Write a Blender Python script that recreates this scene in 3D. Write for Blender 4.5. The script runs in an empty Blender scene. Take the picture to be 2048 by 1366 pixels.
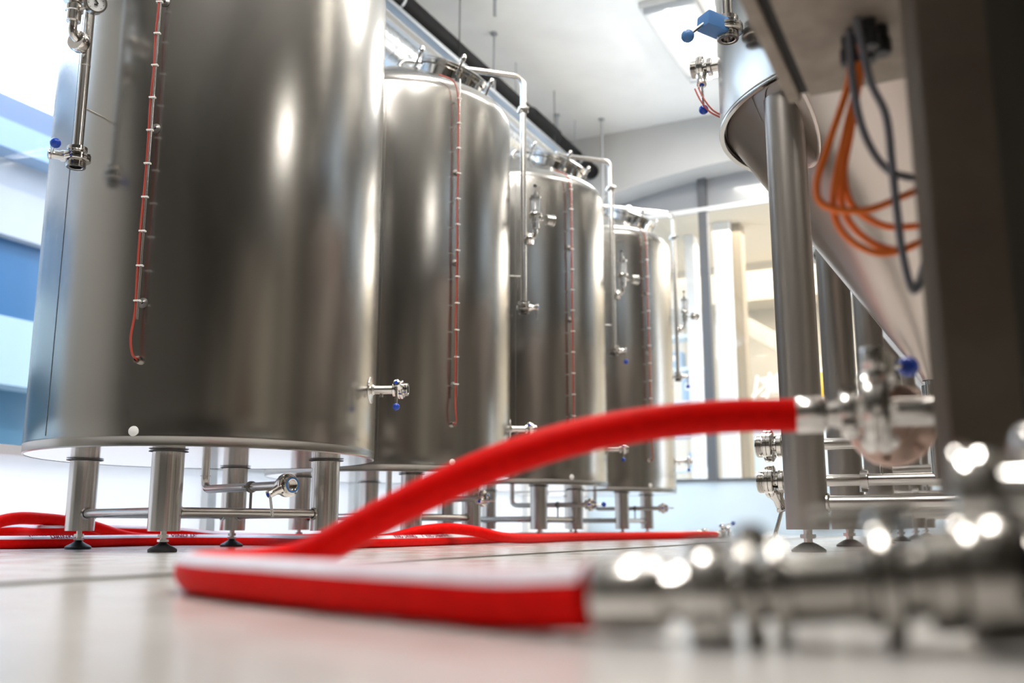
import bpy, bmesh, math, random
from mathutils import Vector as V, Matrix as Mx
random.seed(7)
PI = math.pi
R = math.radians
SC = bpy.context.scene
COL = SC.collection

# ------------------------------------------------------------------ materials
def mat(name, color, rough=.5, metal=0., aniso=0., noise=0., nscale=40, stretch=(1, 1, 1), bump=0., emit=0., coat=0., spec=.5, tint=None, nmin=.35, nmax=.7):
    m = bpy.data.materials.new(name)
    m.use_nodes = True
    nt = m.node_tree
    b = nt.nodes['Principled BSDF']
    b.inputs['Base Color'].default_value = (*color, 1)
    b.inputs['Roughness'].default_value = rough
    b.inputs['Metallic'].default_value = metal
    b.inputs['Specular IOR Level'].default_value = spec
    if coat:
        b.inputs['Coat Weight'].default_value = coat
        b.inputs['Coat Roughness'].default_value = .05
    if emit:
        b.inputs['Emission Color'].default_value = (*color, 1)
        b.inputs['Emission Strength'].default_value = emit
    if aniso:
        b.inputs['Anisotropic'].default_value = aniso
        t = nt.nodes.new('ShaderNodeTangent')
        t.direction_type = 'RADIAL'
        t.axis = 'Z'
        nt.links.new(t.outputs[0], b.inputs['Tangent'])
    if noise or bump or tint:
        tc = nt.nodes.new('ShaderNodeTexCoord')
        mp = nt.nodes.new('ShaderNodeMapping')
        mp.inputs['Scale'].default_value = stretch
        nz = nt.nodes.new('ShaderNodeTexNoise')
        nz.inputs['Scale'].default_value = nscale
        nz.inputs['Detail'].default_value = 5
        nt.links.new(tc.outputs['Object'], mp.inputs[0])
        nt.links.new(mp.outputs[0], nz.inputs['Vector'])
        if noise:
            mr = nt.nodes.new('ShaderNodeMapRange')
            mr.inputs['From Min'].default_value = .25
            mr.inputs['From Max'].default_value = .75
            mr.inputs['To Min'].default_value = max(0, rough - noise)
            mr.inputs['To Max'].default_value = rough + noise
            nt.links.new(nz.outputs[0], mr.inputs[0])
            nt.links.new(mr.outputs[0], b.inputs['Roughness'])
        if tint:
            cr = nt.nodes.new('ShaderNodeValToRGB')
            cr.color_ramp.elements[0].position = nmin
            cr.color_ramp.elements[1].position = nmax
            cr.color_ramp.elements[0].color = (*color, 1)
            cr.color_ramp.elements[1].color = (*tint, 1)
            nt.links.new(nz.outputs[0], cr.inputs[0])
            nt.links.new(cr.outputs[0], b.inputs['Base Color'])
        if bump:
            bp = nt.nodes.new('ShaderNodeBump')
            bp.inputs['Strength'].default_value = bump
            bp.inputs['Distance'].default_value = .002
            nt.links.new(nz.outputs[0], bp.inputs['Height'])
            nt.links.new(bp.outputs[0], b.inputs['Normal'])
    return m

SHELL = mat('brushed_shell_steel', (.44, .425, .40), .225, 1, aniso=.5)
CONE = mat('rolled_cone_steel', (.52, .46, .42), .30, 1, aniso=.3)
STEEL = mat('satin_steel', (.66, .64, .61), .22, 1)
LEG = mat('leg_tube_steel', (.56, .54, .515), .22, 1)
COLUMN = mat('column_tube_steel', (.37, .345, .32), .38, 1)
COUPL = mat('coupling_steel', (.42, .40, .37), .17, 1)
POLISH = mat('polished_steel', (.74, .72, .69), .11, 1)
BOTTOM = mat('bottom_plate_steel', (.86, .82, .80), .14, 1)
DARKST = mat('weld_dark_steel', (.22, .21, .20), .4, 1)
SEAL = mat('black_sealant', (.02, .02, .018), .6)
RUBBER = mat('black_rubber', (.018, .019, .021), .42)
BLUE = mat('blue_plastic', (.008, .055, .42), .22, spec=.5)
BLUEG = mat('muted_blue_plastic', (.05, .16, .38), .4)
HOSE = mat('red_hose_rubber', (.80, .005, .003), .55, bump=.1, nscale=60, tint=(.70, .004, .003), spec=.07)
STRIPE = mat('white_hose_stripe', (.80, .74, .80), .45, noise=.1, nscale=12, tint=(.72, .55, .62), nmin=.45, nmax=.8)
PRINT = mat('red_print', (.30, .01, .03), .7, spec=.1)
WIRE = mat('red_wire', (.42, .05, .028), .45)
TIE = mat('white_cable_tie', (.85, .84, .82), .5)
ORANGE = mat('orange_cable', (.80, .17, .01), .45)
GREYC = mat('grey_cable', (.13, .135, .155), .45)
GLASSY = mat('clear_sight_glass', (.95, .97, 1), .03)
GLASSY.node_tree.nodes['Principled BSDF'].inputs['Transmission Weight'].default_value = .9
DIAL = mat('gauge_dial', (.62, .63, .64), .4)
BLACKPIPE = mat('black_pipe', (.010, .010, .011), .6, spec=.15)
DUCT = mat('galvanised_duct', (.66, .68, .70), .28, 1, noise=.08, nscale=14)
UNIT = mat('white_unit_paint', (.80, .79, .76), .45)
ROD = mat('zinc_rod', (.45, .47, .49), .4, .7)
BROWN = mat('brown_post_steel', (.10, .085, .065), .55, .4, noise=.1, nscale=6, tint=(.07, .05, .038), spec=.3)
TAUPE = mat('taupe_cabinet_paint', (.25, .21, .17), .55, .25, noise=.1, nscale=20, tint=(.20, .165, .135))
DARKM = mat('dark_machine', (.055, .050, .040), .6, spec=.2)
PUMPM = mat('pump_black', (.006, .006, .006), .6, spec=.12)
BLACKG = mat('black_gap', (.008, .008, .008), .7)
WARMREFL = mat('warm_steel', (.62, .45, .38), .28, 1)  # steel with its reddish reflections put into the base colour

CEIL = mat('ceiling_plaster', (.88, .88, .86), .9, nscale=1.4, tint=(.76, .76, .75), stretch=(1, 1, 1), nmin=.4, nmax=.75)
WALLG = mat('grey_wall', (.55, .55, .54), .8, nscale=1.2, tint=(.48, .48, .475))
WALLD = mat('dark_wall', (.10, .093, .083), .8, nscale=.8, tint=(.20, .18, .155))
WHITEW = mat('white_wall', (.86, .86, .86), .7)
BLUEW = mat('pale_blue_panel', (.68, .79, .86), .55)
FRAME = mat('window_frame_steel', (.13, .135, .145), .5, .2)
TRIMW = mat('white_trim', (.9, .9, .88), .5)
TUBE = mat('fluorescent_tube', (1, .96, .90), .4, emit=30)

def floor_mat():
    m = bpy.data.materials.new('screed_floor')
    m.use_nodes = True
    nt = m.node_tree
    b = nt.nodes['Principled BSDF']
    tc = nt.nodes.new('ShaderNodeTexCoord')
    n1 = nt.nodes.new('ShaderNodeTexNoise'); n1.inputs['Scale'].default_value = 3.2; n1.inputs['Detail'].default_value = 6
    n2 = nt.nodes.new('ShaderNodeTexNoise'); n2.inputs['Scale'].default_value = 9; n2.inputs['Detail'].default_value = 8
    n3 = nt.nodes.new('ShaderNodeTexNoise'); n3.inputs['Scale'].default_value = 900; n3.inputs['Detail'].default_value = 2
    for n in (n1, n2, n3):
        nt.links.new(tc.outputs['Object'], n.inputs['Vector'])
    cr = nt.nodes.new('ShaderNodeValToRGB')
    e = cr.color_ramp.elements
    e[0].position = .35; e[0].color = (.60, .575, .55, 1)
    e[1].position = .68; e[1].color = (.71, .685, .66, 1)
    nt.links.new(n1.outputs[0], cr.inputs[0])
    c2 = nt.nodes.new('ShaderNodeValToRGB')
    e = c2.color_ramp.elements
    e[0].position = .66; e[0].color = (0, 0, 0, 1)
    e[1].position = .78; e[1].color = (.7, .7, .7, 1)
    nt.links.new(n2.outputs[0], c2.inputs[0])
    mx = nt.nodes.new('ShaderNodeMixRGB')
    mx.inputs[2].default_value = (.42, .20, .17, 1)
    nt.links.new(c2.outputs[0], mx.inputs[0])
    nt.links.new(cr.outputs[0], mx.inputs[1])
    nt.links.new(mx.outputs[0], b.inputs['Base Color'])
    mr = nt.nodes.new('ShaderNodeMapRange')
    mr.inputs['From Min'].default_value = .3; mr.inputs['From Max'].default_value = .7
    mr.inputs['To Min'].default_value = .11; mr.inputs['To Max'].default_value = .25
    nt.links.new(n2.outputs[0], mr.inputs[0])
    nt.links.new(mr.outputs[0], b.inputs['Roughness'])
    bp = nt.nodes.new('ShaderNodeBump')
    bp.inputs['Strength'].default_value = .10; bp.inputs['Distance'].default_value = .0006
    nt.links.new(n3.outputs[0], bp.inputs['Height'])
    nt.links.new(bp.outputs[0], b.inputs['Normal'])
    return m
FLOOR = floor_mat()

def pane_mat(name, col, gloss=.06):
    m = bpy.data.materials.new(name); m.use_nodes = True
    nt = m.node_tree; nt.nodes.clear()
    o = nt.nodes.new('ShaderNodeOutputMaterial')
    t = nt.nodes.new('ShaderNodeBsdfTransparent'); t.inputs[0].default_value = (*col, 1)
    g = nt.nodes.new('ShaderNodeBsdfGlossy'); g.inputs['Roughness'].default_value = .02
    x = nt.nodes.new('ShaderNodeMixShader'); x.inputs[0].default_value = gloss
    nt.links.new(t.outputs[0], x.inputs[1]); nt.links.new(g.outputs[0], x.inputs[2]); nt.links.new(x.outputs[0], o.inputs[0])
    return m
PANE = pane_mat('window_glass', (.86, .93, 1.0))
PANEC = pane_mat('clear_glass', (.97, .98, .99), .04)
def frost_mat():
    m = bpy.data.materials.new('frosted_white_panel'); m.use_nodes = True
    nt = m.node_tree; nt.nodes.clear()
    o = nt.nodes.new('ShaderNodeOutputMaterial')
    t = nt.nodes.new('ShaderNodeBsdfTranslucent'); t.inputs[0].default_value = (.95, .93, .93, 1)
    d = nt.nodes.new('ShaderNodeBsdfDiffuse'); d.inputs[0].default_value = (.9, .89, .89, 1)
    x = nt.nodes.new('ShaderNodeMixShader'); x.inputs[0].default_value = .25
    nt.links.new(t.outputs[0], x.inputs[1]); nt.links.new(d.outputs[0], x.inputs[2]); nt.links.new(x.outputs[0], o.inputs[0])
    return m
FROST = frost_mat()

# ------------------------------------------------------------------ geometry helpers
def zto(d):
    d = V(d).normalized()
    return d.to_track_quat('Z', 'Y').to_matrix().to_4x4()
def place(p, d=(0, 0, 1)):
    return Mx.Translation(V(p)) @ zto(d)

class MB:
    def __init__(s):
        s.bm = bmesh.new()
    def _grid(s, rings, closed_u=True, cap0=False, cap1=False):
        vs = [[s.bm.verts.new(p) for p in ring] for ring in rings]
        n = len(vs[0])
        for i in range(len(vs) - 1):
            for j in range(n if closed_u else n - 1):
                k = (j + 1) % n
                try:
                    s.bm.faces.new((vs[i][j], vs[i][k], vs[i + 1][k], vs[i + 1][j]))
                except ValueError:
                    pass
        if cap0: s.bm.faces.new(list(reversed(vs[0])))
        if cap1: s.bm.faces.new(vs[-1])
        return s
    def lathe(s, prof, M=Mx(), seg=32, cap0=True, cap1=True):
        rings = []
        for r, z in prof:
            r = max(r, 1e-5)
            rings.append([M @ V((r * math.cos(2 * PI * j / seg), r * math.sin(2 * PI * j / seg), z)) for j in range(seg)])
        return s._grid(rings, True, cap0, cap1)
    def cyl(s, p0, p1, r0, r1=None, seg=24):
        p0, p1 = V(p0), V(p1)
        return s.lathe([(r0, 0), (r0 if r1 is None else r1, (p1 - p0).length)], place(p0, p1 - p0), seg)
    def box(s, c, size, M=Mx(), bevel=0):
        m = bmesh.new()
        bmesh.ops.create_cube(m, size=1)
        for v in m.verts:
            v.co = V((v.co.x * size[0], v.co.y * size[1], v.co.z * size[2]))
        if bevel:
            bmesh.ops.bevel(m, geom=m.edges[:], offset=bevel, segments=2, affect='EDGES', profile=.7)
        T = M @ Mx.Translation(V(c))
        mp = {v: s.bm.verts.new(T @ v.co) for v in m.verts}
        for f in m.faces:
            s.bm.faces.new([mp[v] for v in f.verts])
        m.free()
        return s
    def sphere(s, c, r, sz=1., seg=24):
        pr = [(r * math.sin(PI * i / 14), -r * sz * math.cos(PI * i / 14)) for i in range(15)]
        return s.lathe(pr, Mx.Translation(V(c)), seg, False, False)
    def tube(s, pts, r, seg=14, up=None, a0=0, a1=None, caps=True):
        pts = [V(p) for p in pts]
        n = len(pts)
        rings = []
        N = None
        for i, p in enumerate(pts):
            t = (pts[min(i + 1, n - 1)] - pts[max(i - 1, 0)]).normalized()
            if up is not None:
                side = t.cross(V(up)).normalized()
                N = side.cross(t).normalized()
            elif N is None:
                N = t.orthogonal().normalized()
            else:
                N = (N - t * N.dot(t)).normalized()
            B = t.cross(N)
            rr = r[i] if isinstance(r, (list, tuple)) else r
            if a1 is None:
                rings.append([p + N * rr * math.cos(2 * PI * j / seg) + B * rr * math.sin(2 * PI * j / seg) for j in range(seg)])
            else:
                rings.append([p + N * rr * math.cos(a0 + (a1 - a0) * j / seg) + B * rr * math.sin(a0 + (a1 - a0) * j / seg) for j in range(seg + 1)])
        return s._grid(rings, a1 is None, caps and a1 is None, caps and a1 is None)
    def build(s, name, m, parent=None, kind=None, flat=False, angle=38):
        bmesh.ops.recalc_face_normals(s.bm, faces=s.bm.faces[:])
        me = bpy.data.meshes.new(name)
        s.bm.to_mesh(me); s.bm.free()
        if not flat:
            me.polygons.foreach_set('use_smooth', [True] * len(me.polygons))
            me.set_sharp_from_angle(angle=R(angle))
        me.materials.append(m)
        o = bpy.data.objects.new(name, me)
        COL.objects.link(o)
        if parent: o.parent = parent
        if kind: o['kind'] = kind
        return o

def spline(P, k=10):
    P = [V(p) for p in P]
    Q = [P[0] * 2 - P[1]] + P + [P[-1] * 2 - P[-2]]
    out = []
    for i in range(1, len(Q) - 2):
        a, b, c, d = Q[i - 1:i + 3]
        for j in range(k):
            t = j / k
            out.append(.5 * ((2 * b) + (c - a) * t + (2 * a - 5 * b + 4 * c - d) * t * t + (3 * b - a - 3 * c + d) * t ** 3))
    out.append(P[-1])
    return out
def fillet(P, rad, k=7):
    P = [V(p) for p in P]
    out = [P[0]]
    for i in range(1, len(P) - 1):
        a, b, c = P[i - 1:i + 2]
        d1, d2 = (a - b).normalized(), (c - b).normalized()
        s0, s1 = b + d1 * rad, b + d2 * rad
        for j in range(k + 1):
            t = j / k
            out.append(s0 * (1 - t) ** 2 + b * 2 * t * (1 - t) + s1 * t * t)
    out.append(P[-1])
    return out
def pol(a, r, z=0):
    return V((r * math.cos(R(a)), r * math.sin(R(a)), z))

def tag(o, label, cat, group=None, kind=None):
    o['label'] = label; o['category'] = cat
    if group: o['group'] = group
    if kind: o['kind'] = kind
    return o
def thing(name, loc, rz, label, cat, group=None):
    o = bpy.data.objects.new(name, None)
    COL.objects.link(o)
    o.location = loc; o.rotation_euler = (0, 0, rz)
    o.empty_display_size = .1
    return tag(o, label, cat, group)

# ------------------------------------------------------------------ butterfly valve, unit d = pipe diameter, axis runs along dirn
def valve(name, par, pos, dirn, d, stub, handle, knob=True, seat=None, hl=2.8, nut=True):
    pos, dirn, stub, handle = V(pos), V(dirn).normalized(), V(stub).normalized(), V(handle).normalized()
    M = place(pos, dirn) @ Mx.Scale(d, 4)
    b = MB()
    pr = [(.52, -.15), (.52, 0)]
    if nut: pr += [(.9, 0), (1.0, .06), (1.0, .42), (.93, .48)]
    pr += [(.56, .48), (.56, .82), (1.3, .84), (1.38, .9), (1.38, 1.14), (1.22, 1.17), (1.22, 1.21), (1.38, 1.24), (1.38, 1.48), (1.3, 1.54), (.86, 1.56), (.86, 1.68)]
    z = 1.68
    for _ in range(5):
        pr += [(.97, z + .025), (.97, z + .06), (.86, z + .085)]
        z += .1
    pr += [(.92, z), (.92, z + .05), (.70, z + .05), (.60, z), (.58, 1.5), (0, 1.48)]
    b.lathe(pr, M, 36)
    for k in range(4):
        a = PI / 4 + k * PI / 2
        c = V((1.22 * math.cos(a), 1.22 * math.sin(a), 0))
        b.lathe([(.15, .78), (.15, 1.6)], M @ Mx.Translation(c), 8)
    mid = pos + dirn * 1.18 * d
    b.lathe([(.62, 1.0), (.60, 1.35), (.46, 1.6), (.46, 2.35), (.52, 2.4), (.52, 2.62), (.44, 2.68)], place(mid, stub) @ Mx.Scale(d, 4), 20)
    o = b.build(name, POLISH, par)
    MB().lathe([(.69, z + .02), (.90, z + .02), (.90, z + .065), (.69, z + .065), (.69, z + .02)], M, 28, False, False).build('gasket_ring', seat or DARKST, o)
    e = mid + stub * 2.42 * d
    MB().lathe([(.26, 2.66), (.26, 2.72), (0, 2.725)], place(mid, stub) @ Mx.Scale(d, 4), 16).build('end_plug', BLUE, o)
    h = e + handle * hl * d
    MB().cyl(e + handle * .3 * d, h, .15 * d, .17 * d, 12).build('handle', STEEL, o)
    if knob:
        MB().sphere(h + handle * .3 * d, .52 * d).build('handle_knob', BLUE, o)
    return o

# pressure relief unit with gauge; pos on the pipe, out = direction leaving the pipe, gd = gauge direction, gf = way the dial faces
def relief(par, pos, out, gd, gf):
    pos, out, gd, gf = V(pos), V(out).normalized(), V(gd).normalized(), V(gf).normalized()
    e = pos + out * .062
    b = MB()
    b.tube(fillet([pos, e, e + V((0, 0, .075))], .035), .0125, 14)
    b.lathe([(.014, -.012), (.030, -.012), (.032, -.008), (.032, .012), (.029, .018), (.014, .018)], place(pos + out * .03, out), 24)
    b.lathe([(.013, .05), (.021, .052), (.021, .082), (.025, .084), (.025, .10), (.018, .102), (.018, .112), (.033, .114), (.034, .118), (.034, .128), (.033, .132), (.012, .134)], Mx.Translation(e), 28)
    b.lathe([(.013, .132), (.016, .15), (.009, .17), (.009, .21), (.030, .212), (.030, .222), (.012, .225), (.012, .245), (.005, .248), (.005, .275)], Mx.Translation(e), 20)
    for k in range(3):
        q = e + V((.028 * math.cos(k * 2.1), .028 * math.sin(k * 2.1), .13))
        b.cyl(q, q + V((0, 0, .085)), .0025, seg=8)
    o = b.build('relief_valve', POLISH, par)
    MB().lathe([(.0255, .134), (.0255, .212), (.0235, .212), (.0235, .134), (.0255, .134)], Mx.Translation(e), 28, False, False).build('sight_glass', GLASSY, o)
    MB().sphere(e + V((0, 0, .282)), .010).build('relief_knob', RUBBER, o)
    g0 = e + V((0, 0, .088))
    gc = g0 + gd * .075
    M = place(gc, gf)
    b = MB()
    b.cyl(g0 + gd * .015, gc, .007, seg=12)
    b.lathe([(.024, -.024), (.028, -.02), (.028, .012), (.031, .014), (.031, .022), (.026, .022), (.026, .016)], M, 28, True, False)
    g = b.build('pressure_gauge', STEEL, o)
    MB().lathe([(.026, .0155), (0, .0155)], M, 24, False, False).build('gauge_dial', DIAL, g)
    b = MB()
    b.box((.003, .004, .018), (.004, .02, .001), M @ Mx.Rotation(.7, 4, 'Z'))
    b.box((0, -.006, .0175), (.010, .005, .0006), M)
    for k in range(9):
        a = -.7 + k * .58
        b.box((.021 * math.cos(a), .021 * math.sin(a), .0175), (.004, .0012, .0006), M @ Mx())
    b.build('gauge_needle', BLACKG, g)
    return o

# ------------------------------------------------------------------ bright beer tanks
def beer_tank(loc, rot, label, cip, rod, side, rodz, cip_out, gauge, cip_stub, cip_handle, cip_knob, out_stub, out_handle, out_knob, tie_n, side_handle=(0, 0, -1)):
    """rot: heading of the outlet (deg). cip, rod, side: world headings (deg), turned into the tank's own frame below."""
    T = thing('beer_tank', loc, R(rot), label, 'tank', 'upright steel tanks in a row')
    W = lambda a: a - rot
    Li = Mx.Rotation(-R(rot), 3, 'Z')
    L = lambda v: Li @ V(v)
    r = .57
    pr = [(r - .006, .301), (r, .304), (r, .325), (r + .0012, .328), (r + .0012, .333), (r, .336)]
    pr += [(r, .336 + (2.03 - .336) * i / 24) for i in range(1, 25)]
    for i in range(1, 9):
        a = R(62) * i / 8
        pr.append((r - .09 * (1 - math.cos(a)), 2.03 + .09 * math.sin(a)))
    r1, z1 = pr[-1]
    for i in range(1, 9):
        t = i / 8
        pr.append((r1 * (1 - t) + .02 * t, z1 + (2.385 - z1) * (t - .12 * t * t) / .88))
    MB().lathe(pr, Mx(), 128, False, True).build('shell', SHELL, T, angle=30)
    MB().lathe([(r - .004, .302), (.03, .299), (0, .299)], Mx(), 96, False, False).build('bottom_plate', BOTTOM, T)
    # weld seam down the shell
    b = MB()
    a = W(rod) - 33
    for k in range(24):
        z0 = .34 + k * .07
        b.box((r + .0002, 0, z0 + .035), (.0012, .0035, .07), Mx.Rotation(R(a), 4, 'Z'))
    b.build('weld_seam', DARKST, T)
    # legs with adjustable feet
    corners = [pol(a, .41) for a in (-45, 45, 135, 225)]
    for k, c in enumerate(corners):
        b = MB()
        b.lathe([(.040, .061), (.047, .061), (.047, .30)], Mx.Translation(c), 36, True, False)
        lg = b.build('leg', LEG, T)
        b = MB()
        b.lathe([(.046, .299), (.056 + .004 * (k % 2), .2985), (.058, .2965), (.047, .2945)], Mx.Translation(c) , 26, False, False)
        b.build('sealant_ring', SEAL, lg)
        b = MB()
        b.lathe([(.009, .022), (.009, .065)], Mx.Translation(c), 14)
        b.lathe([(.0165, .030), (.0165, .037)], Mx.Translation(c), 6)
        b.lathe([(.0165, .041), (.0165, .051)], Mx.Translation(c) @ Mx.Rotation(.4, 4, 'Z'), 6)
        b.build('foot_screw', STEEL, lg)
        MB().lathe([(.041, 0), (.042, .004), (.042, .008), (.036, .013), (.022, .020), (.013, .026), (.011, .030)], Mx.Translation(c), 32).build('foot_pad', RUBBER, lg)
    for k in range(4):
        p, q = corners[k], corners[(k + 1) % 4]
        d = (q - p).normalized()
        b = MB()
        z = V((0, 0, .118))
        b.cyl(p + d * .04 + z, q - d * .04 + z, .0145, seg=20)
        for e, s in ((p + d * .046, 1), (q - d * .046, -1)):
            b.lathe([(.0165, -.002), (.021, -.002), (.021, .002), (.0165, .005)], place(e + z, d * s), 20, False, False)
        b.build('brace', LEG, T)
    # outlet pipe along +X with clamp and support
    b = MB()
    b.tube(fillet([V((0, 0, .30)), V((0, 0, .200)), V((.46, 0, .200))], .035), .0138, 20)
    b.lathe([(.0138, -.001), (.017, -.001), (.017, .002), (.0138, .002)], Mx.Translation((0, 0, .245)), 20, False, False)
    op = b.build('outlet_pipe', STEEL, T)
    xc = corners[0].x
    b = MB()
    b.lathe([(.0138, -.006), (.0185, -.006), (.0185, .006), (.0138, .006)], place((xc, 0, .2), (1, 0, 0)), 22, False, False)
    b.box((xc, -.024, .2), (.012, .014, .009))
    b.cyl((xc, 0, .183), (xc, 0, .130), .0045, seg=10)
    b.build('pipe_clamp', DARKST, op)
    valve('outlet_valve', T, (.46, 0, .2), (1, 0, 0), .0265, L(out_stub), L(out_handle), out_knob, BLUEG)
    # side sampling valve
    q = pol(W(side), 1)
    b = MB()
    b.lathe([(.05, -.004), (.046, .003), (.020, .006), (.015, .012), (.015, .075)], place(q * r + V((0, 0, .535)), q), 28)
    b.cyl(q * (r + .035) + V((0, 0, .535)), q * (r + .035) + V((0, 0, .510)), .006, seg=10)
    b.build('sampling_stub', STEEL, T)
    valve('sampling_valve', T, q * (r + .075) + V((0, 0, .535)), q, .0235, L((-.15, -.95, .25)), L(side_handle), True, hl=3.1)
    # sensor conduit: rod, wire, ties and port
    q = pol(W(rod), 1); tq = V((-q.y, q.x, 0))
    b = MB()
    off = r + .030
    z0, z1 = rodz, 2.08
    b.cyl(q * off + V((0, 0, z0)), q * off + V((0, 0, z1)), .0038, seg=10)
    pins = [z0 + .055, z0 + .60, z0 + 1.02]
    for z in pins:
        b.cyl(q * (r - .002) + V((0, 0, z)), q * off + V((0, 0, z)), .0028, seg=8)
    cd = b.build('sensor_conduit', STEEL, T)
    for z in pins:
        MB().lathe([(.016, .0008), (.008, .003), (.004, .006)], place(q * r + V((0, 0, z)), q), 16, False, False).build('pin_weld', DARKST, cd)
    zp = z0 - .115
    pts = [q * (r + .004) + tq * -.002 + V((0, 0, zp)), q * (r + .035) + tq * -.004 + V((0, 0, zp + .012)), q * (off + .008) + tq * -.011 + V((0, 0, zp + .06)), q * off + tq * -.008 + V((0, 0, z0 + .02))]
    zz = z0 + .12
    while zz < z1 - .2:
        pts.append(q * (off + random.uniform(-.002, .003)) + tq * random.uniform(-.0105, -.0055) + V((0, 0, zz)))
        zz += .11
    pts += [q * off + tq * -.008 + V((0, 0, z1 - .12)), q * (off - .005) + tq * -.03 + V((0, 0, z1 - .02)), q * (r - .012) + tq * -.09 + V((0, 0, z1 + .015))]
    MB().tube(spline(pts, 6), .0032, 8).build('sensor_wire', WIRE, cd)
    for k in range(tie_n):
        z = z0 + .055 + (z1 - z0 - .15) * k / (tie_n - 1)
        MB().box(q * off + tq * -.0035 + V((0, 0, z)), (.010, .019, .0045), Mx(), .001).build('cable_tie', TIE, cd) if False else \
            MB().box((off, -.0035, z), (.011, .020, .0045), Mx.Rotation(math.atan2(q.y, q.x), 4, 'Z'), .001).build('cable_tie', TIE, cd)
    MB().lathe([(.012, 0), (.012, .018), (.0085, .018), (.0085, .006), (0, .006)], place(q * (r - .003) + V((0, 0, zp)), q), 20).build('sensor_port', POLISH, T)
    MB().lathe([(.016, 0), (.014, .005), (.008, .008), (0, .0085)], place(q * (r - .002) + V((0, 0, .343)) , q), 20).build('shell_plug', TIE, T)
    # manway on the dome, facing the aisle
    dn = V((math.sin(R(24)), 0, math.cos(R(24))))
    mc = V((.285, 0, 2.215))
    M = place(mc, dn)
    b = MB()
    b.lathe([(.160, -.03), (.160, .055), (.166, .058), (.172, .06), (.172, .072)], M, 48, False, False)
    mw = b.build('manway', POLISH, T)
    MB().lathe([(.172, .072), (.174, .074), (.174, .086), (.165, .093), (.10, .106), (0, .110)], M, 48, True, False).build('manway_lid', STEEL, mw)
    for k in range(4):
        a = 40 + 90 * k
        p = M @ V((.172 * math.cos(R(a)), .172 * math.sin(R(a)), .07))
        ax = (M.to_3x3() @ V((math.cos(R(a)), math.sin(R(a)), 0)))
        b = MB()
        b.cyl(p - dn * .07 + ax * .016, p + dn * .05 + ax * .016, .006, seg=10)
        b.lathe([(.012, .0), (.014, .01), (.010, .03), (.006, .034)], place(p + dn * .035 + ax * .016, dn), 12)
        b.box((0, 0, 0), (.03, .022, .018), place(p - dn * .05 + ax * .012, dn))
        b.build('manway_clamp', POLISH, mw)
    # cleaning pipe over the top and down the side
    q = pol(W(cip), 1)
    rr = .655
    b = MB()
    zt = 2.405
    path = fillet([V((0, 0, 2.34)), V((0, 0, zt + .02)), q * rr + V((0, 0, zt)), q * rr + V((0, 0, 1.18))], .055, 9)
    b.tube(path, .0155, 20)
    b.lathe([(.016, -.016), (.026, -.016), (.028, -.012), (.028, .012), (.026, .016), (.016, .016)], Mx.Translation(q * rr + V((0, 0, 2.22))), 24, False, False)
    b.box((0, 0, 0), (.05, .072, .014), Mx.Translation(q * rr + V((0, 0, 2.22))) @ Mx.Rotation(R(W(cip)), 4, 'Z'), .003)
    b.lathe([(.016, -.016), (.028, -.014), (.028, .014), (.016, .016)], place(q * .30 + V((0, 0, zt + .012)), q), 24, False, False)
    b.cyl(q * (r - .002) + V((0, 0, 1.32)), q * (rr - .012) + V((0, 0, 1.32)), .0035, seg=10)
    b.lathe([(.0155, 0), (.0165, .001), (.0165, .003), (.0155, .004)], Mx.Translation(q * rr + V((0, 0, 1.45))), 20, False, False)
    b.build('cleaning_pipe', STEEL, T)
    valve('cleaning_valve', T, q * rr + V((0, 0, 1.19)), (0, 0, -1), .029, L(cip_stub), L(cip_handle), cip_knob, hl=2.2)
    relief(T, q * rr + V((0, 0, 1.515)), L(cip_out), L(gauge[0]), L(gauge[1]))
    return T

beer_tank((-1.05, 3.34, 0), -43, 'nearest steel tank, cut off above, with a gauge pipe hanging in front of it', -112.5, -93.5, -5, .665,
          (-.30, -.95, 0), ((.95, -.3, .1), (.55, -.8, -.2)), (-.9, -.42, 0), (.55, -.80, .15), True, (-.70, -.62, -.45), (.22, -.3, -.9), False, 13)
beer_tank((-.58, 4.60, 0), -24, 'second steel tank of the row, domed top with round manway in view', 13, -55, 3, .62,
          (1, -.25, 0), ((.95, -.3, 0), (.8, .45, 0)), (.95, -.3, 0), (0, 0, -1), False, (-.2, -.95, -.2), (.9, -.3, .0), False, 12)
beer_tank((0, 5.80, 0), -24, 'third steel tank, its right edge above the red hose arc', 13, -55, 3, .62,
          (1, -.25, 0), ((.95, -.3, 0), (.8, .45, 0)), (.95, -.3, 0), (.05, 0, -1), True, (-.2, -.95, 0), (.98, -.1, .0), True, 12)
beer_tank((.58, 6.87, 0), -24, 'farthest steel tank of the row, beside the glazed end wall', 13, -55, 3, .62,
          (1, -.25, 0), ((.95, -.3, 0), (.8, .45, 0)), (.95, -.3, 0), (0, 0, -1), True, (-.2, -.95, 0), (.9, -.3, .0), False, 12)

# ------------------------------------------------------------------ room axes: u along the row, v across the aisle
YAW = R(26)
U = V((math.sin(YAW), math.cos(YAW), 0)); VV = V((math.cos(YAW), -math.sin(YAW), 0))
ROOM = Mx(((U.x, VV.x, 0, 0), (U.y, VV.y, 0, 0), (0, 0, 1, 0), (0, 0, 0, 1)))
def P(u, v, z): return U * u + VV * v + V((0, 0, z))
def rb(b, u0, u1, v0, v1, z0, z1, bevel=0):
    return b.box(((u0 + u1) / 2, (v0 + v1) / 2, (z0 + z1) / 2), (u1 - u0, v1 - v0, z1 - z0), ROOM, bevel)

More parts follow.
